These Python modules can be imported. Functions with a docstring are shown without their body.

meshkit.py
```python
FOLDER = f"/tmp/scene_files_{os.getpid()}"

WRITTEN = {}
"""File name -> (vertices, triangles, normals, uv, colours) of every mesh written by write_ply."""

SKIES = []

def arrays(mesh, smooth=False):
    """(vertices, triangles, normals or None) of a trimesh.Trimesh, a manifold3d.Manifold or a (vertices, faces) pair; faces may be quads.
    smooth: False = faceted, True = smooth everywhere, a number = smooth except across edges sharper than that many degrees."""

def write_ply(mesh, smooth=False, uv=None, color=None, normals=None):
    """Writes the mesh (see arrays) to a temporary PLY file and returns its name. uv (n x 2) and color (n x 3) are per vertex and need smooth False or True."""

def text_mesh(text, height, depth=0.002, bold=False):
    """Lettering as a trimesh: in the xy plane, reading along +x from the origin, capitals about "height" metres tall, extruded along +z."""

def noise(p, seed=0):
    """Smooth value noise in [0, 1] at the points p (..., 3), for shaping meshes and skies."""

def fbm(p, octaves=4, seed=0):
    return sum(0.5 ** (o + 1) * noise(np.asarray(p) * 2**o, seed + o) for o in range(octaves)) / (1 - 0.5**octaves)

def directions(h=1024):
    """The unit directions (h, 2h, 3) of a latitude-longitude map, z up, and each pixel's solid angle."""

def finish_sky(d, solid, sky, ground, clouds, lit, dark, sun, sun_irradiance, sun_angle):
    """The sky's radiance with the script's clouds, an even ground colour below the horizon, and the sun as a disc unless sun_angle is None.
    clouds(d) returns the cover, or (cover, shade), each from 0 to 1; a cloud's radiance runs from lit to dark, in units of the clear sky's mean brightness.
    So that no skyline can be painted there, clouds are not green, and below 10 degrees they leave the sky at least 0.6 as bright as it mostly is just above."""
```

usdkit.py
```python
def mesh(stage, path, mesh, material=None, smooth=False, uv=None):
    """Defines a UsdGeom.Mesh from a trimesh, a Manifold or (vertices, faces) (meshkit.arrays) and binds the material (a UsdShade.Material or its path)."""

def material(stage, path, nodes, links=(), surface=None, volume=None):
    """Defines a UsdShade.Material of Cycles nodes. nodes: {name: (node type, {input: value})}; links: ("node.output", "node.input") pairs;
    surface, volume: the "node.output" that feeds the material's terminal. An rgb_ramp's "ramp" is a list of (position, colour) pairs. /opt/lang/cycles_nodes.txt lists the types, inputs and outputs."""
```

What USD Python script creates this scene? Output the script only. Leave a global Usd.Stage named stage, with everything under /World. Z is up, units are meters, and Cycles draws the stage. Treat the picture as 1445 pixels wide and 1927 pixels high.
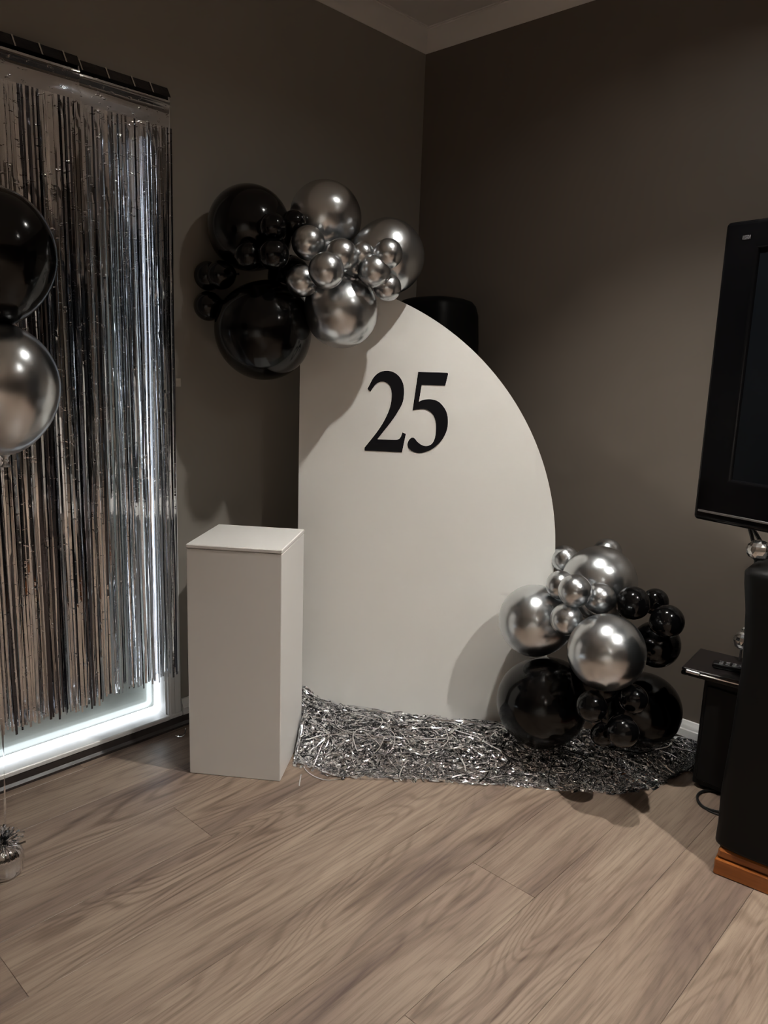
import math, random
import numpy as np, trimesh, usdkit, meshkit, manifold3d
from shapely.geometry import Polygon, box as sbox
from pxr import Usd, UsdGeom, UsdLux, UsdShade, Gf, Sdf

stage = Usd.Stage.CreateInMemory()
UsdGeom.SetStageUpAxis(stage, UsdGeom.Tokens.z)
UsdGeom.SetStageMetersPerUnit(stage, 1.0)
UsdGeom.Xform.Define(stage, '/World')
PI = math.pi
W, H, FPX = 1445, 1927, 1427.53

# ---------------------------------------------------------------- camera
# the wall with the foil curtain is the plane y = 0, the television wall is x = 0, the corner stands at the origin
CAM = np.array([-2.6005, -2.2496, 1.3044])
FW = np.array([0.72162197, 0.6650343, -0.19233071])
RT = np.array([0.6821105, -0.73048484, 0.03342395])
UP = np.array([0.11826659, 0.15531026, 0.9807608])
cam = UsdGeom.Camera.Define(stage, '/World/camera')
cam.CreateFocalLengthAttr(26.0)
cam.CreateHorizontalApertureAttr(26.0 * W / FPX)
cam.CreateVerticalApertureAttr(26.0 * H / FPX)
cam.CreateClippingRangeAttr(Gf.Vec2f(0.05, 50))
m = np.eye(4); m[0, :3] = RT; m[1, :3] = UP; m[2, :3] = -FW; m[3, :3] = CAM
UsdGeom.Xformable(cam).AddTransformOp().Set(Gf.Matrix4d(m.tolist()))
cam.CreateExposureAttr(0.0)

# ---------------------------------------------------------------- lights: strengths of the room's own lamps (built below)
LAMP_Z = 2.63
LAMPS = [  # x, y, strength of the recessed ceiling lamps, cosines of the edge and the core of the beam
    (-.87, -1.30, 7200.0, .70, .93, 'recessed ceiling downlight over the arch board'),
    (-1.05, -2.70, 9800.0, .52, .90, 'recessed ceiling downlight in front of the television'),
    (-3.30, -2.66, 600.0, .50, .90, 'recessed ceiling downlight behind the camera'),
    (-4.20, -4.20, 24000.0, .50, .90, 'recessed ceiling downlight in the far rear corner'),
    (-1.08, -4.60, 350.0, .50, .90, 'recessed ceiling downlight at the rear beside the television wall'),
]
LED_STRENGTH = 4.2
dome = UsdLux.DomeLight.Define(stage, '/World/sky')          # night: next to nothing comes in from outside
dome.CreateIntensityAttr(0.0015); dome.CreateColorAttr(Gf.Vec3f(1, .92, .85))

# ---------------------------------------------------------------- helpers
taken = {}
def numbered(parent, name):
    k = (parent, name); n = taken.get(k, 0); taken[k] = n + 1
    return name if n == 0 else f'{name}_{n:03d}'
def path_of(parent):
    return '/World' if parent is None else str(parent.GetPath())
def obj(name, mesh, mat, parent=None, smooth=35, uv=None):
    pp = path_of(parent)
    return usdkit.mesh(stage, f'{pp}/{numbered(pp, name)}', mesh, mat, smooth=smooth, uv=uv).GetPrim()
def tag(o, label=None, cat=None, group=None, kind=None):
    for k, v in (('label', label), ('category', cat), ('group', group), ('kind', kind)):
        if v: o.SetCustomDataByKey(k, v)
    return o
def thing(name, label, cat, loc=(0, 0, 0), rotz=0.0, group=None, kind=None, parent=None):
    pp = path_of(parent)
    x = UsdGeom.Xform.Define(stage, f'{pp}/{numbered(pp, name)}')
    if any(loc): x.AddTranslateOp().Set(Gf.Vec3d(*map(float, loc)))
    if rotz: x.AddRotateZOp().Set(math.degrees(rotz))
    return tag(x.GetPrim(), label, cat, group, kind)
def struct(name, mesh, mat, smooth=35):
    return tag(obj(name, mesh, mat, None, smooth), kind='structure')
cat_mesh = trimesh.util.concatenate
def box(x0, x1, y0, y1, z0, z1):
    b = trimesh.creation.box((x1 - x0, y1 - y0, z1 - z0)); b.apply_translation(((x0 + x1) / 2, (y0 + y1) / 2, (z0 + z1) / 2)); return b
def cbox(x0, x1, y0, y1, z0, z1, c=0.004):
    """box with its edges chamfered by c"""
    pts = []
    for sx in (0, 1):
        for sy in (0, 1):
            for sz in (0, 1):
                p = np.array([(x0, x1)[sx], (y0, y1)[sy], (z0, z1)[sz]]); d = np.array([1 - 2 * sx, 1 - 2 * sy, 1 - 2 * sz]) * c
                for k in range(3):
                    q = p + d; q[k] = p[k]; pts.append(q)
    return trimesh.convex.convex_hull(np.array(pts))
def rbox(x0, x1, y0, y1, z0, z1, r=0.02, seg=16):
    """box rounded by r: the hull of eight spheres"""
    s = manifold3d.Manifold.sphere(r, seg)
    parts = [s.translate((x, y, z)) for x in (x0 + r, x1 - r) for y in (y0 + r, y1 - r) for z in (z0 + r, z1 - r)]
    mm = manifold3d.Manifold.batch_hull(parts).to_mesh()
    return trimesh.Trimesh(mm.vert_properties[:, :3], mm.tri_verts, process=False)
def lathe(profile, n=32, cap=True):
    pr = np.array(profile, float); a = np.linspace(0, 2 * PI, n, endpoint=False)
    v = np.stack([pr[:, None, 0] * np.cos(a), pr[:, None, 0] * np.sin(a), np.repeat(pr[:, None, 1], n, 1)], -1).reshape(-1, 3)
    f = []
    for i in range(len(pr) - 1):
        for j in range(n):
            k = (j + 1) % n
            f += [[i * n + j, i * n + k, (i + 1) * n + k], [i * n + j, (i + 1) * n + k, (i + 1) * n + j]]
    t = trimesh.Trimesh(v, f, process=False); t.merge_vertices(); t.update_faces(t.nondegenerate_faces()); return t
def tube(pts, r, n=8):
    P = np.array(pts, float); T = np.gradient(P, axis=0); T /= np.linalg.norm(T, axis=1, keepdims=True)
    ref = np.array([0, 0, 1.0]) if abs(T[0, 2]) < .9 else np.array([1.0, 0, 0])
    v = []; A = ref - (ref @ T[0]) * T[0]
    for p, t in zip(P, T):
        A = A - (A @ t) * t; A /= np.linalg.norm(A); B = np.cross(t, A)
        for k in range(n):
            a = 2 * PI * k / n; v.append(p + r * (np.cos(a) * A + np.sin(a) * B))
    f = []
    m_ = len(P)
    for i in range(m_ - 1):
        for j in range(n):
            k = (j + 1) % n
            f += [[i * n + j, i * n + k, (i + 1) * n + k], [i * n + j, (i + 1) * n + k, (i + 1) * n + j]]
    for j in range(1, n - 1): f += [[0, j + 1, j], [(m_ - 1) * n, (m_ - 1) * n + j, (m_ - 1) * n + j + 1]]
    return trimesh.Trimesh(v, f, process=False)
def spline(pts, n=60):
    from scipy.interpolate import CubicSpline
    P = np.array(pts, float); t = np.r_[0, np.cumsum(np.linalg.norm(np.diff(P, axis=0), axis=1))]
    return CubicSpline(t, P)(np.linspace(0, t[-1], n))
def ribbon(P, S, w):
    """a flat band along the points P, its width direction S"""
    v = np.stack([P - S * w / 2, P + S * w / 2], 1).reshape(-1, 3); n = len(P)
    i = np.arange(n - 1) * 2
    f = np.concatenate([np.stack([i, i + 1, i + 3], 1), np.stack([i, i + 3, i + 2], 1)])
    return v, f
def sweep_profile(prof, a, b, out, up=(0, 0, 1), caps=True):
    """extrudes a profile [(outward, upward)] from the point a to the point b"""
    out, up = np.array(out, float), np.array(up, float); n = len(prof)
    v = [np.array(q, float) + o * out + u * up for q in (a, b) for o, u in prof]
    f = []
    for j in range(n):
        k = (j + 1) % n; f += [[j, k, n + k], [j, n + k, n + j]]
    if caps:
        tri = trimesh.creation.triangulate_polygon(Polygon(prof), engine='earcut')[1]
        f += [list(t[::-1]) for t in tri] + [[n + q for q in t] for t in tri]
    t = trimesh.Trimesh(v, f, process=False); t.fix_normals(); return t
def ray(px, py):
    d = FW + (px - W / 2) / FPX * RT - (py - H / 2) / FPX * UP; return d / np.linalg.norm(d)
def on_plane(px, py, p0, n):
    """the point of a plane of the room that is seen at a pixel"""
    d = ray(px, py); return CAM + d * ((np.array(p0) - CAM) @ np.array(n)) / (d @ np.array(n))

# ---------------------------------------------------------------- materials
L = '/World/Looks/'
def plain(name, col, rough=.5, metal=0.0, bump=None, coat=0.0, spec=None, **kw):
    n = {'p': ('principled_bsdf', dict(base_color=col, roughness=rough, metallic=metal, **kw))}; links = []
    if coat: n['p'][1].update(coat_weight=coat, coat_roughness=.04)
    if spec is not None: n['p'][1]['specular_ior_level'] = spec
    if bump:
        sc, st, dist = bump
        n['g'] = ('geometry', {}); n['n'] = ('noise_texture', dict(scale=sc, detail=4.0)); n['b'] = ('bump', dict(strength=st, distance=dist))
        links = [('g.position', 'n.vector'), ('n.fac', 'b.height'), ('b.normal', 'p.normal')]
    return usdkit.material(stage, L + name, n, links, surface='p.BSDF')
def paint(name, c1, c2, rough):
    return usdkit.material(stage, L + name, {
        'g': ('geometry', {}), 'n': ('noise_texture', dict(scale=1.6, detail=5.0)), 'f': ('noise_texture', dict(scale=260.0, detail=2.0)),
        'r': ('rgb_ramp', dict(ramp=[(.3, c1), (.7, c2)])), 'b': ('bump', dict(strength=.08, distance=.002)),
        'p': ('principled_bsdf', dict(roughness=rough))},
        [('g.position', 'n.vector'), ('g.position', 'f.vector'), ('n.fac', 'r.fac'), ('r.color', 'p.base_color'), ('f.fac', 'b.height'), ('b.normal', 'p.normal')], surface='p.BSDF')
M = {}
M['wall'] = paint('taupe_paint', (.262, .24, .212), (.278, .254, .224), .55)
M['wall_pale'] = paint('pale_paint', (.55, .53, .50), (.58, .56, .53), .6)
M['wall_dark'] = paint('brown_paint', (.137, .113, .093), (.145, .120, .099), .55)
M['ceiling'] = paint('ceiling_paint', (.74, .71, .68), (.77, .74, .71), .7)
M['cornice'] = paint('cornice_paint', (.78, .75, .72), (.80, .77, .74), .6)
M['trim'] = plain('white_gloss_trim', (.72, .72, .71), .3)
M['dark_trim'] = plain('dark_floor_bead', (.035, .028, .026), .4)
M['subfloor'] = plain('dark_underlay', (.03, .024, .02), .9)
M['board'] = paint('white_board_paint', (.77, .755, .72), (.80, .785, .75), .5)
M['plinth'] = paint('white_plinth_paint', (.72, .70, .675), (.75, .73, .705), .42)
M['vinyl'] = plain('black_vinyl', (.0035, .0035, .0055), .5, spec=.2)
M['black_gloss'] = plain('black_gloss_plastic', (.0025, .0025, .003), .1, spec=.28)
M['screen'] = plain('dark_screen_glass', (.004, .005, .0065), .2, spec=.3)
M['black_matte'] = plain('black_matte', (.004, .004, .004), .6, spec=.25)
M['cloth'] = plain('black_cloth', (.0028, .0028, .0029), .5, bump=(900, .15, .001), spec=.2)
M['silver'] = plain('silver_trim', (.75, .75, .76), .22, 1.0)
M['cable'] = plain('black_rubber', (.008, .008, .008), .4)
M['rubber_black'] = usdkit.material(stage, L + 'black_latex', {
    'p': ('principled_bsdf', dict(base_color=(.0015, .0015, .0017), roughness=.13, specular_ior_level=.27, coat_weight=.25, coat_roughness=.02, coat_ior=1.45))}, [], surface='p.BSDF')
M['chrome'] = usdkit.material(stage, L + 'chrome_latex', {
    'p': ('principled_bsdf', dict(base_color=(.655, .68, .70), metallic=1.0, roughness=.235, coat_weight=.3, coat_roughness=.04))}, [], surface='p.BSDF')
def foil(name, col, rough, sc, st, dist):
    return usdkit.material(stage, L + name, {
        'g': ('geometry', {}), 'mp': ('mapping', dict(scale=sc)), 'n': ('noise_texture', dict(scale=1.0, detail=3.0)), 'b': ('bump', dict(strength=st, distance=dist)),
        'p': ('principled_bsdf', dict(base_color=col, metallic=1.0, roughness=rough))},
        [('g.position', 'mp.vector'), ('mp.vector', 'n.vector'), ('n.fac', 'b.height'), ('b.normal', 'p.normal')], surface='p.BSDF')
def see_through_foil(name, col, rough, tr):
    # thin metallised film: creased here and there, and letting a little light through
    return usdkit.material(stage, L + name, {
        'g': ('geometry', {}), 'mp': ('mapping', dict(scale=(45, 45, 75))), 'n': ('noise_texture', dict(scale=1.0, detail=2.0)), 'r': ('rgb_ramp', dict(ramp=[(.61, (0, 0, 0)), (.78, (1, 1, 1))])), 'b': ('bump', dict(strength=.55, distance=.0014)),
        'p': ('principled_bsdf', dict(base_color=col, metallic=1.0, roughness=rough)), 't': ('transparent_bsdf', dict(color=(.88, .92, 1.0))), 'm': ('mix_closure', dict(fac=tr))},
        [('g.position', 'mp.vector'), ('mp.vector', 'n.vector'), ('n.fac', 'r.fac'), ('r.color', 'b.height'), ('b.normal', 'p.normal'), ('p.BSDF', 'm.closure1'), ('t.BSDF', 'm.closure2')], surface='m.closure')
M['foil'] = see_through_foil('silver_curtain_foil', (.86, .865, .875), .06, .15)
M['foil_dark_reflection'] = see_through_foil('dark_reflection_curtain_foil', (.10, .10, .115), .08, .05)  # silver foil coloured dark to stand in for strands mirroring dark surroundings
M['header_foil'] = see_through_foil('silver_header_foil', (.70, .70, .71), .07, .12)
M['edge_foil_dark_reflection'] = foil('dark_reflection_folded_foil', (.055, .055, .06), .10, (60, 60, 60), .35, .003)  # the dark reflection in the folded silver edge is put into its base colour
M['wrap_foil'] = foil('silver_wrap_foil', (.72, .72, .73), .08, (40, 40, 40), .4, .004)
M['tinsel'] = foil('silver_tinsel_foil', (.88, .89, .91), .11, (70, 70, 70), .15, .003)
M['tape'] = usdkit.material(stage, L + 'clear_tape', {
    't': ('transparent_bsdf', dict(color=(.9, .88, .84))), 'd': ('principled_bsdf', dict(base_color=(.75, .70, .62), roughness=.25)), 'm': ('mix_closure', dict(fac=.55))},
    [('t.BSDF', 'm.closure1'), ('d.BSDF', 'm.closure2')], surface='m.closure')
M['pane'] = usdkit.material(stage, L + 'window_glass', {
    't': ('transparent_bsdf', dict(color=(.95, .97, .96))), 'g': ('glossy_bsdf', dict(color=(.9, .9, .9), roughness=.02)), 'f': ('layer_weight', dict(blend=.3)), 'k': ('map_range', dict(to_min=.05, to_max=.4)), 'm': ('mix_closure', {})},
    [('f.facing', 'k.value'), ('k.result', 'm.fac'), ('t.BSDF', 'm.closure1'), ('g.BSDF', 'm.closure2')], surface='m.closure')
M['blind'] = plain('grey_roller_blind', (.55, .55, .53), .8)
M['crystal'] = usdkit.material(stage, L + 'cut_crystal', {'a': ('principled_bsdf', dict(base_color=(1, 1, 1), roughness=0.0, transmission_weight=1.0, ior=1.6)), 'b': ('principled_bsdf', dict(base_color=(1, 1, 1), metallic=1.0, roughness=.12)), 'm': ('mix_closure', dict(fac=.78))},
    [('a.BSDF', 'm.closure1'), ('b.BSDF', 'm.closure2')], surface='m.closure')
M['led'] = usdkit.material(stage, L + 'led_tube_glow', {'e': ('emission', dict(color=(.87, .935, 1.0), strength=LED_STRENGTH))}, [], surface='e.emission')

# ---------------------------------------------------------------- the room
X0, Y0, ZC = -5.6, -6.2, 2.63                    # far left and rear of the room, ceiling height
OX1, OZ0, OZ1, OX0 = -1.262, .05, 2.035, -2.45      # opening of the window in the curtain wall
wl = cat_mesh([box(OX1, .1, 0, .12, 0, ZC), box(X0, OX0, 0, .12, 0, ZC), box(OX0, OX1, 0, .12, OZ1, ZC), box(OX0, OX1, 0, .12, 0, OZ0)])
struct('wall_left', wl, M['wall'])
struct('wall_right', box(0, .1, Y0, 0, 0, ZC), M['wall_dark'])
struct('wall_back', box(X0 - .1, X0, Y0, .12, 0, ZC), M['wall_pale'])
struct('wall_rear', box(X0 - .1, .1, Y0 - .1, Y0, 0, ZC), M['wall_dark'])
holes = [manifold3d.Manifold.cylinder(.2, .047, .047, 24).translate((x, y, ZC - .05)) for x, y, *_ in LAMPS]
slab = manifold3d.Manifold.cube((-X0 + .2, -Y0 + .22, .1)).translate((X0 - .1, Y0 - .1, ZC))
for h_ in holes: slab = slab - h_
struct('ceiling', slab, M['ceiling'])
COR = [(0, 0), (.004, 0), (.012, .016), (.026, .036), (.044, .053), (.058, .060), (.058, .0655), (.064, .0655), (.064, .07), (0, .07)]
struct('trim_1', sweep_profile(COR, (X0, 0, ZC - .07), (0, 0, ZC - .07), (0, -1, 0)), M['cornice'])
struct('trim_2', sweep_profile(COR, (0, Y0, ZC - .07), (0, 0, ZC - .07), (-1, 0, 0)), M['cornice'])
SK = [(0, .035), (.016, .035), (.016, .062), (.013, .066), (.013, .074), (.009, .080), (.005, .092), (0, .094)]
struct('baseboard_left', sweep_profile(SK, (-1.206, 0, 0), (0, 0, 0), (0, -1, 0)), M['trim'])
struct('baseboard_right', sweep_profile(SK, (0, Y0, 0), (0, 0, 0), (-1, 0, 0)), M['trim'])
BEAD = [(0, 0), (.030, 0), (.030, .008), (.022, .016), (.020, .036), (0, .036)]
struct('trim_3', sweep_profile(BEAD, (X0, 0, 0), (0, 0, 0), (0, -1, 0)), M['dark_trim'])
struct('trim_4', sweep_profile(BEAD, (0, Y0, 0), (0, 0, 0), (-1, 0, 0)), M['dark_trim'])

# window behind the foil curtain
win = thing('window_1', None, None, kind='structure')
ARC = [(0, 0), (.052, 0), (.052, .007), (.046, .011), (.026, .011), (.022, .014), (.008, .014), (.004, .011), (0, .010)]
obj('casing', sweep_profile(ARC, (OX1, 0, .038), (OX1, 0, 2.06), (1, 0, 0), (0, -1, 0)), M['trim'], win)
obj('sill', cat_mesh([cbox(OX0 - .06, OX1 + .0, -.020, .10, .036, .053, .003), cbox(OX0 - .06, OX1 + .054, -.016, 0, .036, .0505, .002)]), M['trim'], win)
obj('reveal', cat_mesh([box(OX1 - .006, OX1, 0, .10, .053, OZ1), box(OX0, OX1, 0, .10, OZ1 - .006, OZ1)]), M['trim'], win)
obj('sash', cat_mesh([box(OX0, OX1 - .006, .070, .084, .053, .058), box(OX0, OX1 - .006, .066, .088, 1.99, OZ1 - .006), box(OX1 - .010, OX1 - .006, .070, .084, .053, OZ1)]), M['trim'], win)
obj('pane', box(OX0, OX1 - .010, .074, .077, .058, 1.99), M['pane'], win)
obj('blind', box(OX0, OX1 - .008, .086, .089, .055, OZ1), M['blind'], win)
led = thing('led_strip_light', 'glowing cool white light tube running round the window recess behind the foil curtain', 'light strip', (0, 0, 0))
tp = [(OX0, .05, .063), (-1.32, .05, .063)] + [(-1.29 + .017 * math.sin(a), .05, .08 - .017 * math.cos(a)) for a in np.linspace(0, PI / 2, 8)] + [(-1.273, .05, z) for z in np.linspace(.12, 1.97, 10)]
obj('light_tube', tube(tp, .0095, 12), M['led'], led)
obj('end_cap', cbox(-1.283, -1.263, .041, .059, 1.968, 1.985, .002), M['trim'], led)

# floor of laid planks
floor = thing('floor', None, None, kind='structure')
obj('underlay', box(X0 - .1, .1, Y0 - .1, .12, -.06, -.009), M['subfloor'], floor)
def wood(name, dark, mid, light, knot):
    mt = lambda t, **k: ('math', dict(math_type=t, **k))
    n = {'u': ('uvmap', dict(attribute='st')),
         'm1': ('mapping', dict(scale=(.85, 5.2, 1.0))), 'w': ('noise_texture', dict(scale=1.0, detail=2.0, roughness=.42, distortion=.35)),
         'wk': mt('multiply', value2=150.0), 'ws': mt('sine'),
         'rw': ('rgb_ramp', dict(ramp=[(0, (.48, .43, .41)), (.25, (.80, .78, .77)), (.5, (1, 1, 1)), (1, (1.03, 1.03, 1.03))])), 'wm': ('map_range', dict(from_min=-1.0, from_max=1.0, to_min=0.0, to_max=1.0)),
         'm5': ('mapping', dict(scale=(.6, 3.0, 1.0), location=(3.1, 7.7, 0))), 'g': ('noise_texture', dict(scale=1.0, detail=2.0)), 'rg': ('map_range', dict(from_min=.38, from_max=.66, to_min=.10, to_max=.72, clamp=True)),
         'm6': ('mapping', dict(scale=(2.2, 42.0, 1.0))), 'v': ('noise_texture', dict(scale=1.0, detail=4.0, roughness=.6, distortion=.35)), 'rv': ('rgb_ramp', dict(ramp=[(.33, (.60, .55, .54)), (.47, (.97, .97, .97)), (.70, (1.08, 1.08, 1.08))])), 'x4': ('mix', dict(mix_type='multiply', fac=.75)),
         'm2': ('mapping', dict(scale=(6.0, 130.0, 1.0))), 'f': ('noise_texture', dict(scale=1.0, detail=5.0, roughness=.65)),
         'm3': ('mapping', dict(scale=(1.0, 7.0, 1.0))), 'c': ('noise_texture', dict(scale=1.0, detail=4.0, roughness=.6, distortion=.6)),
         'm4': ('mapping', dict(scale=(1.0, 2.6, 1.0))), 'k': ('voronoi_texture', dict(scale=1.25, randomness=1.0)),
         'rk': ('rgb_ramp', dict(ramp=[(0, (1, 1, 1)), (.02, (.6, .6, .6)), (.045, (0, 0, 0)), (1, (0, 0, 0))])),
         'rc': ('rgb_ramp', dict(ramp=[(.27, dark), (.47, mid), (.68, light)])),
         'x1': ('mix', dict(mix_type='multiply')), 'x2': ('mix', dict(mix_type='multiply', fac=.6)), 'x3': ('mix', dict(mix_type='mix', color2=knot)),
         'rf': ('rgb_ramp', dict(ramp=[(.33, (.55, .52, .50)), (.50, (1.0, 1.0, 1.0)), (.70, (1.16, 1.16, 1.16))])),
         'hw': mt('add'), 'b': ('bump', dict(strength=.22, distance=.001)),
         'rr': ('map_range', dict(from_min=.2, from_max=.8, to_min=.34, to_max=.48)),
         'p': ('principled_bsdf', dict(roughness=.38, specular_ior_level=.45))}
    l = [('u.UV', 'm1.vector'), ('u.UV', 'm2.vector'), ('u.UV', 'm3.vector'), ('u.UV', 'm4.vector'), ('u.UV', 'm5.vector'), ('m1.vector', 'w.vector'), ('m2.vector', 'f.vector'), ('m3.vector', 'c.vector'), ('m4.vector', 'k.vector'), ('m5.vector', 'g.vector'),
         ('w.fac', 'wk.value1'), ('wk.value', 'ws.value1'), ('ws.value', 'wm.value'), ('wm.result', 'rw.fac'), ('g.fac', 'rg.value'), ('rg.result', 'x1.fac'),
         ('k.distance', 'rk.fac'), ('c.fac', 'rc.fac'), ('rc.color', 'x1.color1'), ('rw.color', 'x1.color2'), ('f.fac', 'rf.fac'),
         ('u.UV', 'm6.vector'), ('m6.vector', 'v.vector'), ('v.fac', 'rv.fac'), ('x1.color', 'x4.color1'), ('rv.color', 'x4.color2'), ('x4.color', 'x2.color1'), ('rf.color', 'x2.color2'), ('rk.color', 'x3.fac'), ('x2.color', 'x3.color1'), ('x3.color', 'p.base_color'),
         ('f.fac', 'b.height'), ('b.normal', 'p.normal'), ('f.fac', 'rr.value'), ('rr.result', 'p.roughness')]
    del n['hw']
    return usdkit.material(stage, L + name, n, l, surface='p.BSDF')
WOODS = [wood('oak_plank_a', (.150, .104, .085), (.268, .196, .148), (.335, .253, .193), (.06, .04, .037)),
         wood('oak_plank_b', (.135, .093, .078), (.248, .180, .138), (.312, .236, .181), (.055, .036, .033)),
         wood('oak_plank_c', (.155, .109, .089), (.274, .201, .152), (.340, .258, .197), (.07, .045, .04))]
rng = np.random.default_rng(4)
def plank_mesh(x0, x1, y0, y1):
    g, c, t = .0003, .0007, .009
    b = cbox(x0 + g, x1 - g, y0 + g, y1 - g, -t, 0, c); return b
PW, PLEN = .1925, 2.2
JOINT = {0: -.9, 1: -.9, 2: -1.513, 3: -2.09, 4: -.6, 5: -.5, 6: -1.081, 7: -1.575, 8: -.2, 9: -.35, 10: -1.9}     # where a board of each row ends
rows = int(math.ceil(-Y0 / PW)) + 1
y_top = -.0615 + PW * 0
for r in range(rows):
    ya = -.0615 - PW * (r - 0); yb = ya - PW                 # row 0 lies from -.0615 to -.254
    j = JOINT.get(r - 0, None)
    if j is None: j = -PLEN * rng.random()
    ends = [j + k * PLEN for k in range(-6, 6)]
    ends = [X0] + [e for e in ends if X0 + .05 < e < -.05] + [0]
    for e0, e1 in zip(ends[:-1], ends[1:]):
        me = plank_mesh(e0, e1, max(yb, Y0), ya)
        off = rng.random(2) * 40; flip = 1 if rng.random() < .5 else -1
        uv = np.stack([flip * me.vertices[:, 0] + off[0], me.vertices[:, 1] + off[1]], 1)
        obj('plank', me, WOODS[int(rng.integers(3))], floor, smooth=False, uv=uv)
me = plank_mesh(X0, -1.6, -.0615, -.0); obj('plank', me, WOODS[0], floor, False, np.stack([me.vertices[:, 0] + 7, me.vertices[:, 1] + 3], 1))
me = plank_mesh(-1.6, 0, -.0615, -.0); obj('plank', me, WOODS[1], floor, False, np.stack([me.vertices[:, 0] + 17, me.vertices[:, 1] + 9], 1))

# recessed ceiling lamps
for i, (x, y, s, edge, core, lab) in enumerate(LAMPS):
    t = thing('downlight', lab, 'downlight', (x, y, ZC), group=None)
    obj('trim_ring', lathe([(.040, .0), (.044, -.003), (.055, -.003), (.058, -.0005), (.0465, .0), (.0465, .05), (.040, .05), (.040, 0)], 40), M['trim'], t)
    # the lamp's optics send most of the light straight down
    em = usdkit.material(stage, L + f'lamp_glow_{i}', {'g': ('geometry', {}), 'd': ('vector_math', dict(math_type='dot_product')), 'a': ('math', dict(math_type='absolute')),
        'k': ('map_range', dict(range_type='smoothstep', from_min=edge, from_max=core, to_min=.10, to_max=1.0)), 's': ('math', dict(math_type='multiply', value2=s)), 'e': ('emission', dict(color=(1.0, .97, .905)))},
        [('g.incoming', 'd.vector1'), ('g.normal', 'd.vector2'), ('d.value', 'a.value1'), ('a.value', 'k.value'), ('k.result', 's.value1'), ('s.value', 'e.strength')], surface='e.emission')
    obj('reflector', lathe([(.024, .0185), (.040, .004), (.040, .012), (.0245, .024), (.024, .0185)], 32), M['black_matte'], t)
    obj('lens', lathe([(0, .018), (.024, .018), (.0245, .022), (.0, .022)], 32), em, t, smooth=False)

# ---------------------------------------------------------------- arch board with its numerals
TH = math.radians(-52.5)
BU = np.array([math.cos(TH), math.sin(TH), 0]); BN = np.array([math.sin(TH), -math.cos(TH), 0]); B0 = np.array([-.858, -.228, 0.0])
def to_board(q, s=0.0):
    d = np.asarray(q) - B0; return float(d @ BU), float(d[2])
board = thing('arch_board', 'tall white quarter-arch backdrop board bearing a black 25, standing in the corner', 'backdrop board', B0, TH)
BR, BH, BB, BT = .91, .646, .930, .018
t_ = np.linspace(0, PI / 2, 64)
op = [(0, 0), (BR, 0)] + [(BR * math.sin(a), BH + BB * math.cos(a)) for a in t_[::-1]]
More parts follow.
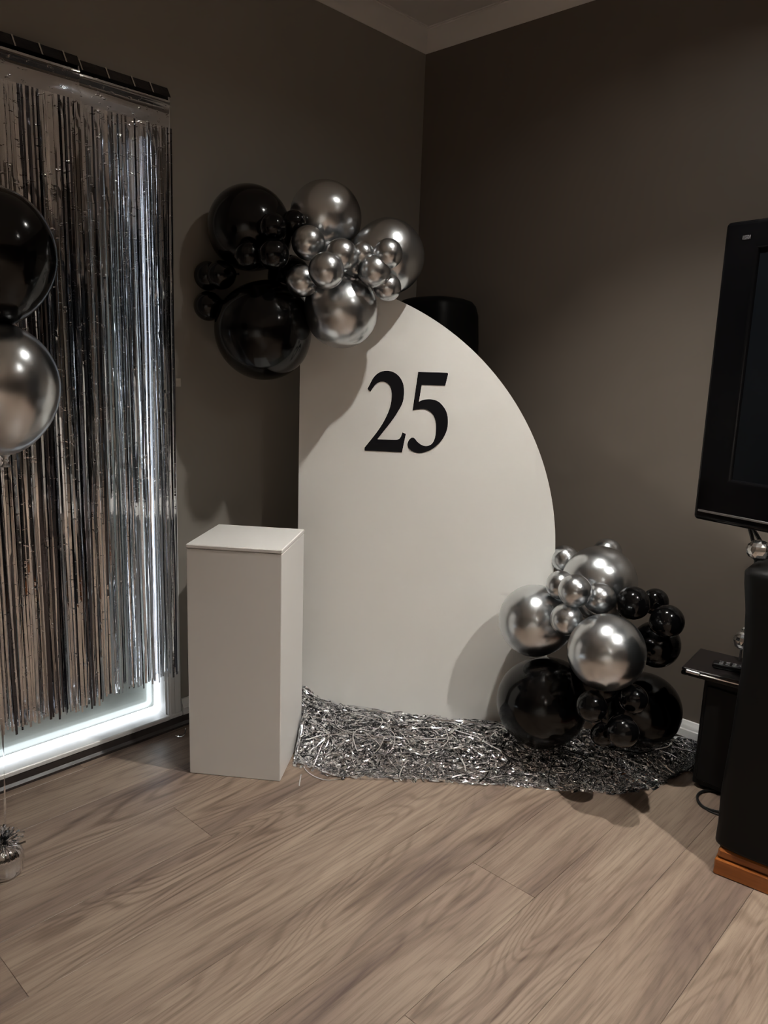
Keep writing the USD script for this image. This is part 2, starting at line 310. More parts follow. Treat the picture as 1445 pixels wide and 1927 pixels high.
# local frame: x along the board, y into the corner, z up
def upright(poly, depth, back):
    e = trimesh.creation.extrude_polygon(poly, depth, engine='earcut'); v = e.vertices.copy()
    e.vertices = np.stack([v[:, 0], back - v[:, 2], v[:, 1]], 1); e.fix_normals(); return e
obj('panel', upright(Polygon(op), BT, BT), M['board'], board, smooth=20)
obj('foot', cat_mesh([cbox(.10, .13, BT, .19, 0, .03, .003), cbox(.80, .83, BT, .15, 0, .03, .003)]), M['board'], board)
def outline(segs):
    pts = []
    for s in segs:
        a = np.array(s, float)
        pts += list(a) if len(a) < 3 else list(spline(a, 10 * len(a)))
    out = [pts[0]]
    for q in pts[1:]:
        if np.hypot(*(np.array(q) - out[-1])) > 2: out.append(q)
    return out
TWO = [[(130, 470), (175, 390), (250, 250), (330, 160), (430, 105), (545, 88), (660, 108), (770, 175), (850, 275), (895, 390), (908, 540), (898, 680), (865, 800), (800, 920), (720, 1050), (600, 1215), (470, 1380), (345, 1540)],
       [(350, 1550), (690, 1562)], [(700, 1562), (760, 1558), (810, 1535), (850, 1475), (875, 1405)], [(948, 1432)], [(865, 1825)], [(68, 1788)], [(70, 1725)],
       [(72, 1722), (150, 1625), (320, 1410), (430, 1250), (520, 1090), (590, 930), (635, 770), (650, 620), (640, 500), (605, 410), (550, 350), (480, 322), (410, 322), (340, 350), (275, 410), (230, 475), (190, 538)]]
FIVE = [[(305, 112)], [(930, 130)], [(943, 155)], [(880, 405)], [(378, 388)], [(318, 752), (400, 712), (480, 697), (560, 695), (650, 710), (740, 750), (820, 825), (890, 930), (930, 1060), (938, 1180), (925, 1310), (885, 1430), (810, 1560), (710, 1670), (590, 1760), (450, 1820), (320, 1840), (220, 1820), (130, 1765), (85, 1700), (78, 1650), (95, 1590), (135, 1535), (185, 1512), (225, 1530), (270, 1585), (330, 1640), (400, 1680), (470, 1692), (540, 1680), (600, 1640), (645, 1565), (675, 1450), (685, 1320), (682, 1210), (655, 1090), (600, 1000), (530, 940), (450, 908), (370, 903), (280, 912), (185, 935)]]
for segs, x0, lab in ((TWO, 680, 'black vinyl numeral 2'), (FIVE, 760, 'black vinyl numeral 5')):
    poly = Polygon([to_board(on_plane(x0 + x / 11.333, 690 + y / 11.333, B0, BN)) for x, y in outline(segs)]).buffer(0)
    tag(obj('numeral', upright(poly, .0012, -.0002), M['vinyl'], board, smooth=False), lab)

# ---------------------------------------------------------------- plinth
PT = math.radians(-53.9)
pl = thing('display_plinth', 'white painted square display plinth beside the foil curtain', 'plinth', (-1.373, -.314, 0), PT)
obj('body', cbox(0, .295, 0, .295, 0, .738, .002), M['plinth'], pl, smooth=False)
obj('top_panel', cbox(-.001, .296, -.001, .296, .7395, .752, .0025), M['plinth'], pl, smooth=False)

# ---------------------------------------------------------------- balloons
def balloon_proto(name, mat, knot_len=.16):
    prof = []
    for a in np.linspace(0, PI * .965, 44):
        k = max(0, -math.cos(a))
        prof.append((math.sin(a) * (1 - .05 * k), -math.cos(a) * (1 + .07 * k ** 3) if False else math.cos(a) * (1 + .09 * k ** 4)))
    return lathe(prof, 56), lathe([(.10, -1.075), (.075, -1.10), (.05, -1.13), (.045, -1.16), (.06, -1.175), (.06, -1.19), (.04, -1.20), (.05, -1.23), (.085, -1.27), (.08, -1.28), (.0, -1.24)], 20)
PROTO = {}
def quat_to(axis):
    return Gf.Rotation(Gf.Vec3d(0, 0, -1), Gf.Vec3d(*map(float, axis))).GetQuat()
def balloon(colour, c, r, knot_dir, label, group=None, stretch=(1, 1, 1)):
    pp = '/World'; name = numbered(pp, colour + '_balloon')
    x = UsdGeom.Xform.Define(stage, f'/World/{name}')
    x.AddTranslateOp().Set(Gf.Vec3d(*map(float, c)))
    x.AddOrientOp(UsdGeom.XformOp.PrecisionDouble).Set(Gf.Quatd(quat_to(knot_dir)))
    x.AddScaleOp().Set(Gf.Vec3f(*[float(r * s) for s in stretch]))
    o = x.GetPrim()
    if colour not in PROTO:
        b, k = balloon_proto(colour, None); mt = M['rubber_black' if colour == 'black' else 'chrome']
        obj('skin', b, mt, o, smooth=True); obj('knot', k, mt, o, smooth=True)
        PROTO[colour] = o
    else:
        o.GetReferences().AddInternalReference(PROTO[colour].GetPath()); o.SetInstanceable(True)
    return tag(o, label, 'balloon', group)
TOPG, LOWG = 'balloons of the cluster on the top of the arch board', 'balloons of the cluster at the foot of the arch board'
TOP = [
 ('black', -1.008, -0.146, 1.720, 0.136, 'large black balloon at the upper curtain-side end of the high cluster'),
 ('black', -0.996, -0.205, 1.396, 0.160, 'biggest black balloon of the high cluster, hanging lowest over the board edge'),
 ('black', -0.872, -0.186, 1.579, 0.074, 'medium black balloon mostly hidden in the middle of the high cluster'),
 ('black', -1.049, -0.316, 1.702, 0.043, 'small black balloon resting on the right of the upper large black balloon'),
 ('black', -1.095, -0.256, 1.618, 0.044, 'small black balloon at lower middle of the upper large black balloon, left of its twin'),
 ('black', -1.060, -0.334, 1.620, 0.048, 'small black balloon touching the leftmost small silver balloon of the high cluster'),
 ('black', -1.105, -0.053, 1.566, 0.047, 'outermost small black balloon on the curtain side of the high cluster'),
 ('black', -1.101, -0.117, 1.566, 0.046, 'small black balloon tucked behind the right of the outermost small black one'),
 ('black', -1.110, -0.058, 1.470, 0.048, 'lowest small black balloon on the curtain side, beside the biggest black balloon'),
 ('black', -0.970, -0.321, 1.726, 0.039, 'small black balloon wedged between the large black and the large silver balloon at the top'),
 ('chrome', -0.827, -0.310, 1.763, 0.118, 'large silver balloon crowning the high cluster'),
 ('chrome', -0.707, -0.482, 1.646, 0.120, 'large dark silver balloon behind, at the corner side of the high cluster'),
 ('chrome', -0.851, -0.420, 1.466, 0.119, 'large silver balloon hanging lowest of the silver ones above the number'),
 ('chrome', -0.975, -0.396, 1.660, 0.052, 'small silver balloon under the left of the crowning large silver balloon'),
 ('chrome', -0.934, -0.501, 1.622, 0.050, 'small silver balloon in the centre of the small silver ones on the high cluster'),
 ('chrome', -0.857, -0.517, 1.634, 0.036, 'tiny silver balloon half hidden between the small silver ones, upper of two'),
 ('chrome', -0.817, -0.586, 1.635, 0.045, 'small silver balloon in front of the large dark silver balloon, upper right'),
 ('chrome', -0.842, -0.554, 1.583, 0.050, 'small silver balloon lowest in front, right of the centre of the high cluster'),
 ('chrome', -1.000, -0.507, 1.570, 0.054, 'foremost small silver balloon of the high cluster, above the hanging large silver one'),
 ('chrome', -0.986, -0.381, 1.548, 0.050, 'small silver balloon beside the biggest black balloon of the high cluster'),
 ('chrome', -0.786, -0.560, 1.539, 0.043, 'small silver balloon at the lower right end of the high cluster'),
 ('chrome', -0.843, -0.470, 1.595, 0.030, 'tiny silver balloon hidden deep among the small silver ones, lower of two'),
]
LOW = [
 ('black', -0.483, -1.047, 0.209, 0.151, 'biggest black balloon of the floor cluster, on the tinsel at its left'),
 ('black', -0.231, -1.287, 0.186, 0.126, 'large black balloon of the floor cluster at its right, beside the black cabinet'),
 ('black', -0.400, -1.190, 0.310, 0.080, 'medium black balloon hidden in the middle of the floor cluster'),
 ('chrome', -0.474, -0.991, 0.479, 0.120, 'large silver balloon of the floor cluster overlapping the white board'),
 ('chrome', -0.324, -1.133, 0.613, 0.123, 'large silver balloon on the crown of the floor cluster'),
 ('chrome', -0.577, -1.300, 0.487, 0.114, 'foremost large silver balloon in the middle of the floor cluster'),
 ('black', -0.279, -1.327, 0.443, 0.076, 'medium black balloon at the right side of the floor cluster'),
 ('chrome', -0.270, -0.970, 0.652, 0.049, 'small shadowed silver balloon peeping out at the upper left of the floor cluster'),
 ('chrome', -0.175, -1.080, 0.682, 0.050, 'small shadowed silver balloon peeping over the crown of the floor cluster'),
 ('chrome', -0.479, -1.078, 0.623, 0.047, 'small silver balloon half behind another at the upper left of the floor cluster'),
 ('chrome', -0.551, -1.168, 0.639, 0.051, 'small silver balloon in front at the top of the floor cluster'),
 ('chrome', -0.472, -1.212, 0.608, 0.050, 'small silver balloon touching the small black one in the floor cluster'),
 ('chrome', -0.557, -1.151, 0.545, 0.050, 'lowest small silver balloon of the floor cluster, between two large silver ones'),
 ('black', -0.407, -1.292, 0.600, 0.052, 'small black balloon next to the small silver ones of the floor cluster'),
 ('black', -0.309, -1.321, 0.591, 0.042, 'small black balloon half hidden at the upper right of the floor cluster'),
 ('black', -0.380, -1.393, 0.561, 0.051, 'outermost small black balloon at the right of the floor cluster'),
 ('black', -0.641, -1.300, 0.335, 0.046, 'small black balloon under the foremost silver one, beside the biggest black balloon'),
 ('black', -0.550, -1.385, 0.359, 0.042, 'small black balloon in front of the large right-hand black balloon'),
 ('black', -0.620, -1.392, 0.283, 0.047, 'lowest small black balloon in front of the floor cluster'),
 ('black', -0.580, -1.313, 0.227, 0.035, 'tiny black balloon low in the gap of the floor cluster'),
]
for rows_, g in ((TOP, TOPG), (LOW, LOWG)):
    cen = np.mean([q[1:4] for q in rows_], axis=0)
    for col, x, y, z, r, lab in rows_:
        d = cen - np.array([x, y, z]) + np.array([.02, .02, -.01])
        balloon(col, (x, y, z), r, d / np.linalg.norm(d), lab, g)
FLG = 'floating balloons tied to the foil weight'
balloon('black', (-1.898, -.405, 1.515), .123, (0, 0, -1), 'floating black balloon tied above the silver one in front of the foil curtain', FLG, (1, 1, 1.16))
balloon('chrome', (-1.91, -.405, 1.222), .128, (0, 0, -1), 'floating silver balloon with a tapered neck in front of the foil curtain', FLG, (1, 1, 1.13))

# weight, ribbon
wt = thing('balloon_weight', 'small silver foil balloon weight with a frilly top on the wooden floor', 'balloon weight', (-1.974, -.40, 0))
cup = lathe([(0, 0), (.040, 0), (.044, .004), (.047, .03), (.046, .05), (.038, .066), (.022, .078), (.012, .086), (0, .088)], 72)
v = cup.vertices; a = np.arctan2(v[:, 1], v[:, 0]); k = 1 + (.05 * np.sin(a * 9 + 3 * np.sin(a * 2)) + .03 * np.sin(a * 23)) * np.clip(v[:, 2] / .04, 0, 1)
cup.vertices = np.stack([v[:, 0] * k, v[:, 1] * k, v[:, 2]], 1)
obj('foil_wrap', cup, M['wrap_foil'], wt, smooth=True)
rg = np.random.default_rng(11); vs, fs, nb = [], [], 0
for i in range(150):
    az, el = rg.random() * 2 * PI, rg.uniform(.05, 1.35); ln = rg.uniform(.035, .062)
    d = np.array([math.cos(az) * math.cos(el), math.sin(az) * math.cos(el), math.sin(el)]); s = np.cross(d, rg.normal(size=3)); s /= np.linalg.norm(s)
    t = np.linspace(0, 1, 6)[:, None]; P = np.array([0, 0, .078]) + d * t * ln + np.array([0, 0, -.008]) * t ** 2 + rg.normal(size=3) * .004 * t * (1 - t) * 4
    v_, f_ = ribbon(P, s * (1 - .3 * t), .0065); vs.append(v_); fs.append(f_ + nb); nb += len(v_)
tag(obj('fringe', (np.concatenate(vs), np.concatenate(fs)), M['tinsel'], wt, smooth=True), kind='stuff')
z = np.linspace(1.075, .085, 70); tw = 9 * z + 2 * np.sin(z * 4)
P = np.stack([-1.935 - .035 * (1.075 - z) / .99 + .004 * np.sin(z * 7), -.405 + .003 * np.cos(z * 5), z], 1); S = np.stack([np.cos(tw), np.sin(tw), 0 * z], 1)
tag(obj('curling_ribbon', ribbon(P, S, .0055), M['foil'], smooth=True), 'thin silver ribbon from the floating balloons down to their weight', 'ribbon')

# ---------------------------------------------------------------- foil curtain
FOLDS = [1.949, 1.757, 1.562, 1.37, 1.178, .957, .76, .55, .36]
def foil_curtain(label, CX0, CX1, y0, tapes, layers, seed, slant, dark):  # dark: share of strands with a dark reflection painted into their colour
    cur = thing('foil_curtain', label, 'curtain', (0, 0, 0))
    nx, nz = 120, 14
    def sheet(z0, z1, nz, fy):
        gx, gz = np.meshgrid(np.linspace(CX0, CX1, nx), np.linspace(z0, z1, nz), indexing='ij')
        v = np.stack([gx, fy(gx, gz), gz], -1).reshape(-1, 3); idx = np.arange(nx * nz).reshape(nx, nz)
        return v, np.stack([idx[:-1, :-1], idx[1:, :-1], idx[1:, 1:], idx[:-1, 1:]], -1).reshape(-1, 4)
    obj('header_band', sheet(1.985, 2.088, 14, lambda gx, gz: y0 - .012 - .006 * (meshkit.noise(np.stack([gx * 3.0, gz * 16, gx * 0], -1), 3 + seed) - .5) * np.clip((2.088 - gz) / .05, 0, 1) - .007 * np.exp(-((gz - 2.066) / .012) ** 2)), M['header_foil'], cur, smooth=True)
    obj('folded_top_edge', sheet(2.080, 2.111, 8, lambda gx, gz: y0 - .003 - .020 * (1 - (gz - 2.080) / .031) - .002 * meshkit.noise(np.stack([gx * 14, gz * 40, gx * 0], -1), 8 + seed)), M['edge_foil_dark_reflection'], cur, smooth=True)
    for px in tapes:
        obj('tape_strip', trimesh.convex.convex_hull(np.array([(px + sx * .0020, y0 + yy - d, zz_) for sx in (-1, 1) for yy, zz_ in ((-.0262, 2.0795), (-.0058, 2.1125)) for d in (0, .0007)])), M['tape'], cur)
    rs = np.random.default_rng(seed); zz = np.linspace(0, 1, 90)
    for count, ybase, zb in layers:
        for i in range(count):
            x0 = CX0 + .005 + (CX1 - CX0 - .010) * (i + .5 + rs.uniform(-.3, .3)) / count
            zt = 1.99; zend = zb + rs.uniform(-.012, .010); z = zt + (zend - zt) * zz
            s = (zt - z) / (zt - zend); ph = rs.random(6) * 2 * PI
            dx = .004 * s * rs.normal() + .003 * np.sin(z * 2.3 + ph[0]) * s + .0008 * np.sin(z * 11 + ph[1]) * s
            dx += slant * s * np.clip((x0 - CX1 + .06) / .06, 0, 1)
            y = y0 + ybase + .004 * np.sin(z * 2.3 + ph[2]) * s + .0022 * rs.random() * np.sin(z * rs.uniform(7, 13) + ph[3]) * np.clip(s * 3, 0, 1) + .004 * rs.normal() * s
            for fz in FOLDS:
                if rs.random() < .7: y = y + rs.normal() * .0016 * np.exp(-((z - fz - rs.normal() * .002) / .011) ** 2)
            y = np.minimum(y, -.005)
            twist = rs.normal() * .30 * (.3 + .7 * np.clip(s * 2.5, 0, 1)) + .25 * np.sin(z * 1.7 + ph[4]) * s * rs.random()
            if rs.random() < .11: twist = twist + rs.choice([-1, 1]) * rs.uniform(.6, 3.1) / (1 + np.exp((z - rs.uniform(.4, 1.7)) * rs.uniform(5, 14)))
            if rs.random() < .20: twist = twist + rs.uniform(-.9, .9) * np.clip(s * 4, 0, 1)
            P = np.stack([x0 + dx, y, z], 1); S = np.stack([np.cos(twist), np.sin(twist), 0 * z], 1)
            obj('fringe_strand', ribbon(P, S, rs.uniform(.0046, .0078)), M['foil_dark_reflection' if rs.random() < dark else 'foil'], cur, smooth=True)
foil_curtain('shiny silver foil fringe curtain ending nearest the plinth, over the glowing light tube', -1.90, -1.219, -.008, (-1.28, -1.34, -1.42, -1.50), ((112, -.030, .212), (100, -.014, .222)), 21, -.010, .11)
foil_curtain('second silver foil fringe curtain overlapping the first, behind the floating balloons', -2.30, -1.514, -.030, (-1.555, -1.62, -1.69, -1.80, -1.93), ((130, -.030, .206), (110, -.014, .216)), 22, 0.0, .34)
tag(obj('tape_tab', cbox(-1.202, -1.184, -.003, -.0002, 1.205, 1.232, .0006), M['tape']), 'small clear tape tab on the wall at the right edge of the foil curtain', 'tape')

# ---------------------------------------------------------------- tinsel heap on the floor
rt = np.random.default_rng(5)
def w3(u, vv, z): return B0 + BU * u + BN * vv + np.array([0, 0, z])
def front(u): return np.interp(u, [-.10, .02, .08, .23, .55, .84, 1.09, 1.23, 1.40, 1.48], [.22, .31, .345, .405, .38, .37, .37, .31, .155, .04])
def heap(u, vv):
    """height of the heap: u along the board, v out from it"""
    q = np.clip(vv / front(u), 0, 1)
    top = np.interp(u, [-.10, .04, .10, .22, .6, 1.0, 1.5], [.15, .115, .085, .068, .060, .052, .035])
    edge = np.interp(u, [-.10, .04, .12, .28, .9, 1.5], [1.0, .95, .75, .55, .45, .5])
    return top * np.interp(q, [0, .35, .7, 1.0], [1, 1, .75, 0]) * (edge + (1 - edge) * np.clip(q / .35, 0, 1))
vs, fs, nb = [], [], 0
for i in range(4600):
    u0 = rt.uniform(-.05, 1.44); fr = front(u0)
    v0 = fr * (rt.random() ** .75) + rt.normal() * .008
    ln = rt.uniform(.07, .30); n_ = 22; t = np.linspace(-.5, .5, n_)
    ang = rt.normal() * .38 if rt.random() < .75 else rt.uniform(-PI, PI)
    aa = ang + rt.normal() * 2.5 * t * ln * 6 + .25 * np.sin(t * ln * 160 + rt.random() * 6) * rt.random()
    du = np.cumsum(np.cos(aa)) * ln / n_; dv = np.cumsum(np.sin(aa)) * ln / n_
    uu = u0 + du - du.mean(); vv = v0 + dv - dv.mean()
    ulo = .066 + .012 * rt.random(); uu = np.where(vv > .15, np.maximum(uu, ulo), np.maximum(uu, -.06))        # stays clear of the plinth
    ok = np.where(uu < .93, np.maximum(vv, .006 + .01 * rt.random()), vv)
    ok = np.minimum(ok, np.maximum(front(uu) + .014 * rt.normal(), .02))
    base = heap(uu, np.clip(ok, 0, None)); lay = rt.random() ** .35
    z = .0025 + base * lay + .005 * np.abs(np.sin(t * rt.uniform(4, 22) + rt.random() * 6)) * (0.3 + base / .08)
    P = B0 + np.outer(uu, BU) + np.outer(ok, BN) + np.outer(z, [0, 0, 1.0])
    P[:, 0] = np.minimum(P[:, 0], -.035)
    T = np.gradient(P, axis=0); T /= np.linalg.norm(T, axis=1, keepdims=True) + 1e-9
    N = rt.normal(size=3) + np.array([0, 0, 1.0]); rot = rt.random() * 6 + rt.uniform(.2, 1.3) * np.sin(t * ln * rt.uniform(30, 140) + rt.random() * 6) + rt.uniform(-1, 1) * 5 * t
    A = np.cross(T, N); A /= np.linalg.norm(A, axis=1, keepdims=True); Bv = np.cross(T, A)
    S = A * np.cos(rot)[:, None] + Bv * np.sin(rot)[:, None]
    wd = rt.uniform(.0036, .0074)
    zlow = P[:, 2] - np.abs(S[:, 2]) * wd / 2; P[:, 2] += np.maximum(0, .0006 - zlow)
    v_, f_ = ribbon(P, S, wd); vs.append(v_); fs.append(f_ + nb); nb += len(v_)
for i in range(80):                                                     # longer strands lying on top
    u0 = rt.uniform(.0, 1.40); v0 = front(u0) * rt.uniform(.05, 1.0); ln = rt.uniform(.15, .42); n_ = 40; t = np.linspace(-.5, .5, n_)
    aa = rt.normal() * .30 + rt.normal() * 2.2 * t * ln * 4 + .15 * np.sin(t * ln * 60 + rt.random() * 6)
    du = np.cumsum(np.cos(aa)) * ln / n_; dv = np.cumsum(np.sin(aa)) * ln / n_
    uu = u0 + du - du.mean(); vv = v0 + dv - dv.mean()
    uu = np.where(vv > .15, np.maximum(uu, .075), np.maximum(uu, -.06)); ok = np.where(uu < .93, np.maximum(vv, .008), vv); ok = np.minimum(ok, np.maximum(front(uu) + .02, .02))
    z = .006 + heap(uu, np.clip(ok, 0, None)) + .006 * np.abs(np.sin(t * rt.uniform(3, 9) + rt.random() * 6))
    P = B0 + np.outer(uu, BU) + np.outer(ok, BN) + np.outer(z, [0, 0, 1.0]); P[:, 0] = np.minimum(P[:, 0], -.035)
    T = np.gradient(P, axis=0); T /= np.linalg.norm(T, axis=1, keepdims=True) + 1e-9
    rot = rt.normal() * .5 + rt.uniform(-1, 1) * 2.5 * t; A = np.cross(T, [0, 0, 1.0]); A /= np.linalg.norm(A, axis=1, keepdims=True) + 1e-9; Bv = np.cross(T, A)
    S = A * np.cos(rot)[:, None] + Bv * np.sin(rot)[:, None]
    v_, f_ = ribbon(P, S, rt.uniform(.0024, .0042)); vs.append(v_); fs.append(f_ + nb); nb += len(v_)
tag(obj('tinsel_heap', (np.concatenate(vs), np.concatenate(fs)), M['tinsel'], smooth=True), 'long heap of crumpled silver foil tinsel along the foot of the white board', 'tinsel', kind='stuff')
def loose(pts, label, w_=.004, tw_=3.0):
    P = spline(pts, 24); t = np.linspace(0, 1, 24); T = np.gradient(P, axis=0); T /= np.linalg.norm(T, axis=1, keepdims=True)
    A = np.cross(T, [0, 0, 1.0]); A /= np.linalg.norm(A, axis=1, keepdims=True); Bv = np.cross(T, A); r_ = .5 * np.sin(t * tw_ * 2)
    S = A * np.cos(r_)[:, None] + Bv * np.sin(r_)[:, None]
    tag(obj('foil_strand', ribbon(P, S, w_), M['tinsel'], smooth=True), label, 'foil strand', 'loose foil strands on the floor')
def fl(px, py, z=.003):
    q = on_plane(px, py, (0, 0, z), (0, 0, 1)); return (q[0], q[1], q[2])
loose([fl(567, 1457, .004), fl(565, 1466, .006), fl(563, 1479, .003)], 'short loose foil strand on the floor by the foot of the plinth front corner')
loose([fl(335, 1366), fl(352, 1363, .012)], 'loose straight foil strand on the dark floor behind the plinth')
loose([fl(330, 1384), fl(340, 1386, .004), fl(349, 1370, .010)], 'loose bent foil strand on the dark floor left of the plinth')
loose([fl(572, 1440), fl(590, 1460, .004), fl(620, 1468, .003), fl(665, 1458, .003), fl(700, 1466, .003)], 'long wavy foil strand straying in front of the tinsel heap near the plinth', .003)
loose([fl(985, 1478), fl(1050, 1487, .003), fl(1110, 1486, .004), fl(1160, 1474, .003)], 'long foil strand straying in front of the tinsel heap under the floor balloons', .003)

# ---------------------------------------------------------------- black covered stand in the corner behind the board
bag = thing('covered_speaker', 'black covered box on a stand in the corner behind the arch board', 'speaker', (-.20, -.285, 0))
def loft(rows_, rx, ry, n=64, amp=.0, seed=0, p=5.0, freq=7.0):
    """a closed soft box: rows_ = (z, scale); superellipse plan"""
    a = np.linspace(0, 2 * PI, n, endpoint=False); c, s = np.cos(a), np.sin(a)
    k = (np.abs(c) ** p + np.abs(s) ** p) ** (-1 / p)
    v = []
    for z, sc in rows_:
        P = np.stack([rx * sc * k * c, ry * sc * k * s, np.full(n, z)], 1)
        d = (meshkit.noise(P * freq, seed) - .5) * 2 * amp
        P[:, :2] *= (1 + d / max(rx, ry))[:, None]; P[:, 2] += d * .5 * (sc < .97)
        v.append(P)
    m_ = len(rows_); V = np.concatenate(v + [np.array([[0, 0, rows_[0][0]], [0, 0, rows_[-1][0]]])]); f = []
    for i in range(m_ - 1):
        for j in range(n):
            q = (j + 1) % n; f += [[i * n + j, i * n + q, (i + 1) * n + q], [i * n + j, (i + 1) * n + q, (i + 1) * n + j]]
    for j in range(n):
        q = (j + 1) % n; f += [[m_ * n, q, j], [m_ * n + 1, (m_ - 1) * n + j, (m_ - 1) * n + q]]
    return trimesh.Trimesh(V, f, process=False)
obj('cover', loft([(1.02, .97), (1.05, 1.0), (1.2, 1.0), (1.4, .985), (1.50, .96), (1.535, .90), (1.553, .80), (1.562, .6), (1.567, .3)], .135, .145, 72, .006, 2), M['cloth'], bag, smooth=True)
obj('pole', lathe([(0, .02), (.018, .02), (.018, 1.03), (0, 1.03)], 20), M['black_matte'], bag)
obj('base', lathe([(0, 0), (.13, 0), (.135, .006), (.13, .016), (.03, .022), (0, .022)], 40), M['black_matte'], bag)

# ---------------------------------------------------------------- television side
tvc = thing('tv_cabinet', 'orange-brown polished wooden television cabinet whose base shows under a black cloth', 'cabinet', (-.657, -1.694, 0), -PI / 2 + math.radians(6))
# local frame: x runs along the front away from the corner, y into the room wall
M['cabinet_wood'] = usdkit.material(stage, L + 'polished_orange_wood', {
    'g': ('geometry', {}), 'mp': ('mapping', dict(scale=(30, 4, 60))), 'n': ('noise_texture', dict(scale=1.0, detail=4.0)), 'r': ('rgb_ramp', dict(ramp=[(.3, (.21, .062, .012)), (.7, (.33, .105, .022))])),
    'p': ('principled_bsdf', dict(roughness=.22))}, [('g.position', 'mp.vector'), ('mp.vector', 'n.vector'), ('n.fac', 'r.fac'), ('r.color', 'p.base_color')], surface='p.BSDF')
obj('plinth', cat_mesh([cbox(0, 1.3, 0, .42, 0, .046, .003), cbox(.004, 1.296, .006, .414, .046, .074, .006)]), M['cabinet_wood'], tvc, smooth=False)
obj('body', cbox(.03, 1.27, .05, .39, .074, .80, .004), M['cabinet_wood'], tvc, smooth=False)
cl_rows = [(.079, 1.002), (.085, 1.002), (.13, 1.0), (.22, .995), (.4, .993), (.6, .996), (.72, 1.0), (.785, 1.014), (.815, 1.020), (.829, 1.005), (.837, .965), (.842, .9), (.845, .75), (.846, .5), (.846, .2)]
clm = loft(cl_rows, .656, .207, 320, .010, 6, 14.0, 9.0); clm.apply_translation((.645, .207, 0))
ca, sa = math.cos(-PI / 2 + math.radians(6)), math.sin(-PI / 2 + math.radians(6)); Rz = np.array([[ca, -sa, 0], [sa, ca, 0], [0, 0, 1]])
clm.vertices = clm.vertices @ Rz.T + np.array([-.657, -1.694, 0]) + Rz @ np.array([-.002, .0, 0])
tag(obj('black_cloth', clm, M['cloth'], smooth=True), 'black cloth draped over the television cabinet down to its wooden base', 'cloth')

tv = thing('television', 'large black flat television with a silver line along its lower edge', 'television', (-.45, -1.470, .905), math.radians(-90 - 12))
# local frame: x to the viewer's right along the screen, y away from the viewer
TW, THh = 1.22, .790
obj('bezel', cat_mesh([rbox(0, TW, -.02, .03, 0, .125, .012), rbox(0, TW, -.02, .03, THh - .075, THh, .012), rbox(0, .10, -.02, .03, 0, THh, .012), rbox(TW - .10, TW, -.02, .03, 0, THh, .012)]), M['black_gloss'], tv)
obj('screen', box(.09, TW - .09, -.012, .0, .11, THh - .065), M['screen'], tv)
obj('back_shell', rbox(.03, TW - .03, .0, .075, .03, THh - .03, .02), M['black_matte'], tv)
obj('silver_line', cbox(.015, TW - .015, -.0225, -.0195, .024, .030, .0006), M['silver'], tv)
obj('stand', cat_mesh([cbox(TW / 2 - .25, TW / 2 + .25, -.08, .16, -.054, -.034, .005), cbox(TW / 2 - .06, TW / 2 + .06, .02, .07, -.036, .1, .004)]), M['black_gloss'], tv)
lg = meshkit.text_mesh('VIERA', .0095, .0008); lg.vertices[:, 0] = .58 * lg.vertices[:, 0] + .25 * lg.vertices[:, 1]
lg.vertices = np.stack([lg.vertices[:, 0] + .050, -.0201 - lg.vertices[:, 2], lg.vertices[:, 1] + THh - .048], 1); lg.fix_normals()
tag(obj('logo_lettering', lg, plain('grey_print', (.16, .16, .16), .4), tv, smooth=False), 'small pale grey maker lettering at the top corner')

sub = thing('black_cabinet', 'narrow black speaker cabinet on the floor against the television wall', 'speaker', (-.262, -1.482, 0), -PI / 2)
obj('body', cbox(0, .215, .004, .24, .012, .372, .004), M['black_matte'], sub, smooth=False)
obj('front_panel', cbox(.012, .203, -.003, .004, .03, .35, .003), M['black_matte'], sub, smooth=False)
for x in (.03, .185):
    for y in (.03, .22):
        obj('foot', lathe([(0, 0), (.014, 0), (.016, .012), (0, .012)], 14).apply_translation((x, y, 0)), M['cable'], sub)
lap = thing('laptop', 'closed dark laptop lying on the narrow black cabinet', 'laptop', (-.297, -1.421, .372), -PI / 2 + math.radians(6))
obj('base', rbox(0, .33, 0, .215, .002, .016, .005), M['black_gloss'], lap)
obj('lid', rbox(0, .33, 0, .215, .0165, .0275, .005), plain('dark_lid', (.012, .009, .009), .33), lap)
for x in (.036, .294):
    obj('hinge', lathe([(0, -.02), (.0065, -.02), (.0065, .02), (0, .02)], 18).apply_transform(trimesh.transformations.rotation_matrix(PI / 2, (0, 1, 0))).apply_translation((x, .0015, .0175)), M['silver'], lap)
obj('edge_strip', cbox(.058, .272, -.0012, .001, .0145, .0185, .0004), M['silver'], lap)
rem = thing('remote_control', 'black remote control lying on the closed laptop', 'remote control', (-.215, -1.486, .3995), math.radians(-78))
obj('body', rbox(0, .17, -.021, .021, 0, .017, .008), M['black_gloss'], rem)
for i in range(7):
    for j in range(3):
        obj('button', cbox(.02 + i * .019, .032 + i * .019, -.014 + j * .011, -.006 + j * .011, .0165, .0185, .001), M['cable'], rem)
def gem(r, seed):
    g = np.random.default_rng(seed); P = []
    for k, (el, n_) in enumerate([(-80, 5), (-60, 10), (-38, 14), (-16, 16), (6, 16), (28, 15), (50, 12), (70, 8), (86, 4)]):
        for q in range(n_):
            a = 2 * PI * (q + .5 * (k % 2)) / n_; e = math.radians(el); P.append((r * math.cos(e) * math.cos(a), r * math.cos(e) * math.sin(a), r * math.sin(e)))
    return trimesh.convex.convex_hull(np.array(P))
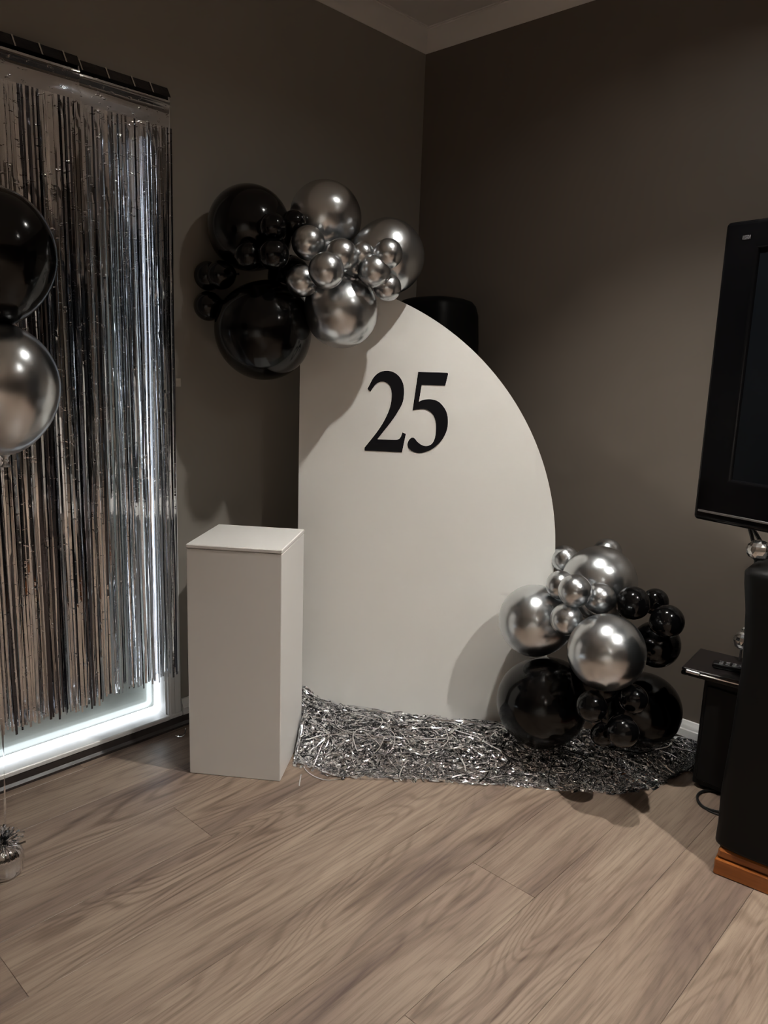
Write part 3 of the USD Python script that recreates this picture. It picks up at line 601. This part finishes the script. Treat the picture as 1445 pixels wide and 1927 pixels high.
c1 = on_plane(1418, 1040, (-.585, 0, 0), (1, 0, 0))
g1 = thing('crystal_ball', 'faceted crystal ball on the black cloth just below the television', 'ornament', (c1[0], c1[1] - .012, .846))
obj('cut_ball', gem(.031, 1).apply_scale((1, 1, .86)).apply_translation((0, 0, .027)), M['crystal'], g1, smooth=False)
obj('stem', tube([(.005, -.028, .012), (.01, -.06, .008), (.012, -.09, .006)], .004), M['silver'], g1)
c2 = on_plane(1397, 1205, (-.10, 0, 0), (1, 0, 0))
g2 = thing('crystal_ball', 'faceted crystal ball half hidden behind the cloth, above the laptop', 'ornament', (c2[0], c2[1], .372))
obj('cut_ball', gem(.031, 2).apply_translation((0, 0, c2[2] - .372)), M['crystal'], g2, smooth=False)
obj('stem', lathe([(0, 0), (.022, 0), (.022, .004), (.005, .008), (.004, c2[2] - .372 - .029), (0, c2[2] - .372 - .028)], 20), M['silver'], g2)
obj('finial', gem(.008, 3).apply_translation((0, 0, c2[2] - .372 + .036)), M['crystal'], g2, smooth=False)
# cables
loop = [fl(1375, 1496, .005), fl(1345, 1488, .005), fl(1320, 1490, .005), fl(1312, 1503, .005), fl(1325, 1519, .005), fl(1350, 1527, .005), fl(1385, 1530, .005)]
tag(obj('cable', tube(spline(loop, 60), .0042), M['cable']), 'black cable looping on the floor beside the black cabinet', 'cable')
loop2 = [fl(1330, 1524, .003), fl(1350, 1533, .003), fl(1385, 1541, .003)]
tag(obj('cable', tube(spline(loop2, 30), .0025), M['cable']), 'thin black cable under the thicker loop beside the black cabinet', 'cable')
def near(px, py, x): return tuple(on_plane(px, py, (x, 0, 0), (1, 0, 0)))
tag(obj('cable', tube(spline([near(1405, 975, -.36), near(1412, 1000, -.36), near(1419, 1030, -.36), near(1422, 1068, -.36)], 24), .0055), M['cable']), 'black television cable dropping straight behind the crystal ball', 'cable')
tag(obj('cable', tube(spline([near(1408, 975, -.37), near(1420, 1000, -.37), near(1437, 1030, -.37), near(1450, 1068, -.37)], 24), .0055), M['cable']), 'black television cable slanting down to the right of the crystal ball', 'cable')
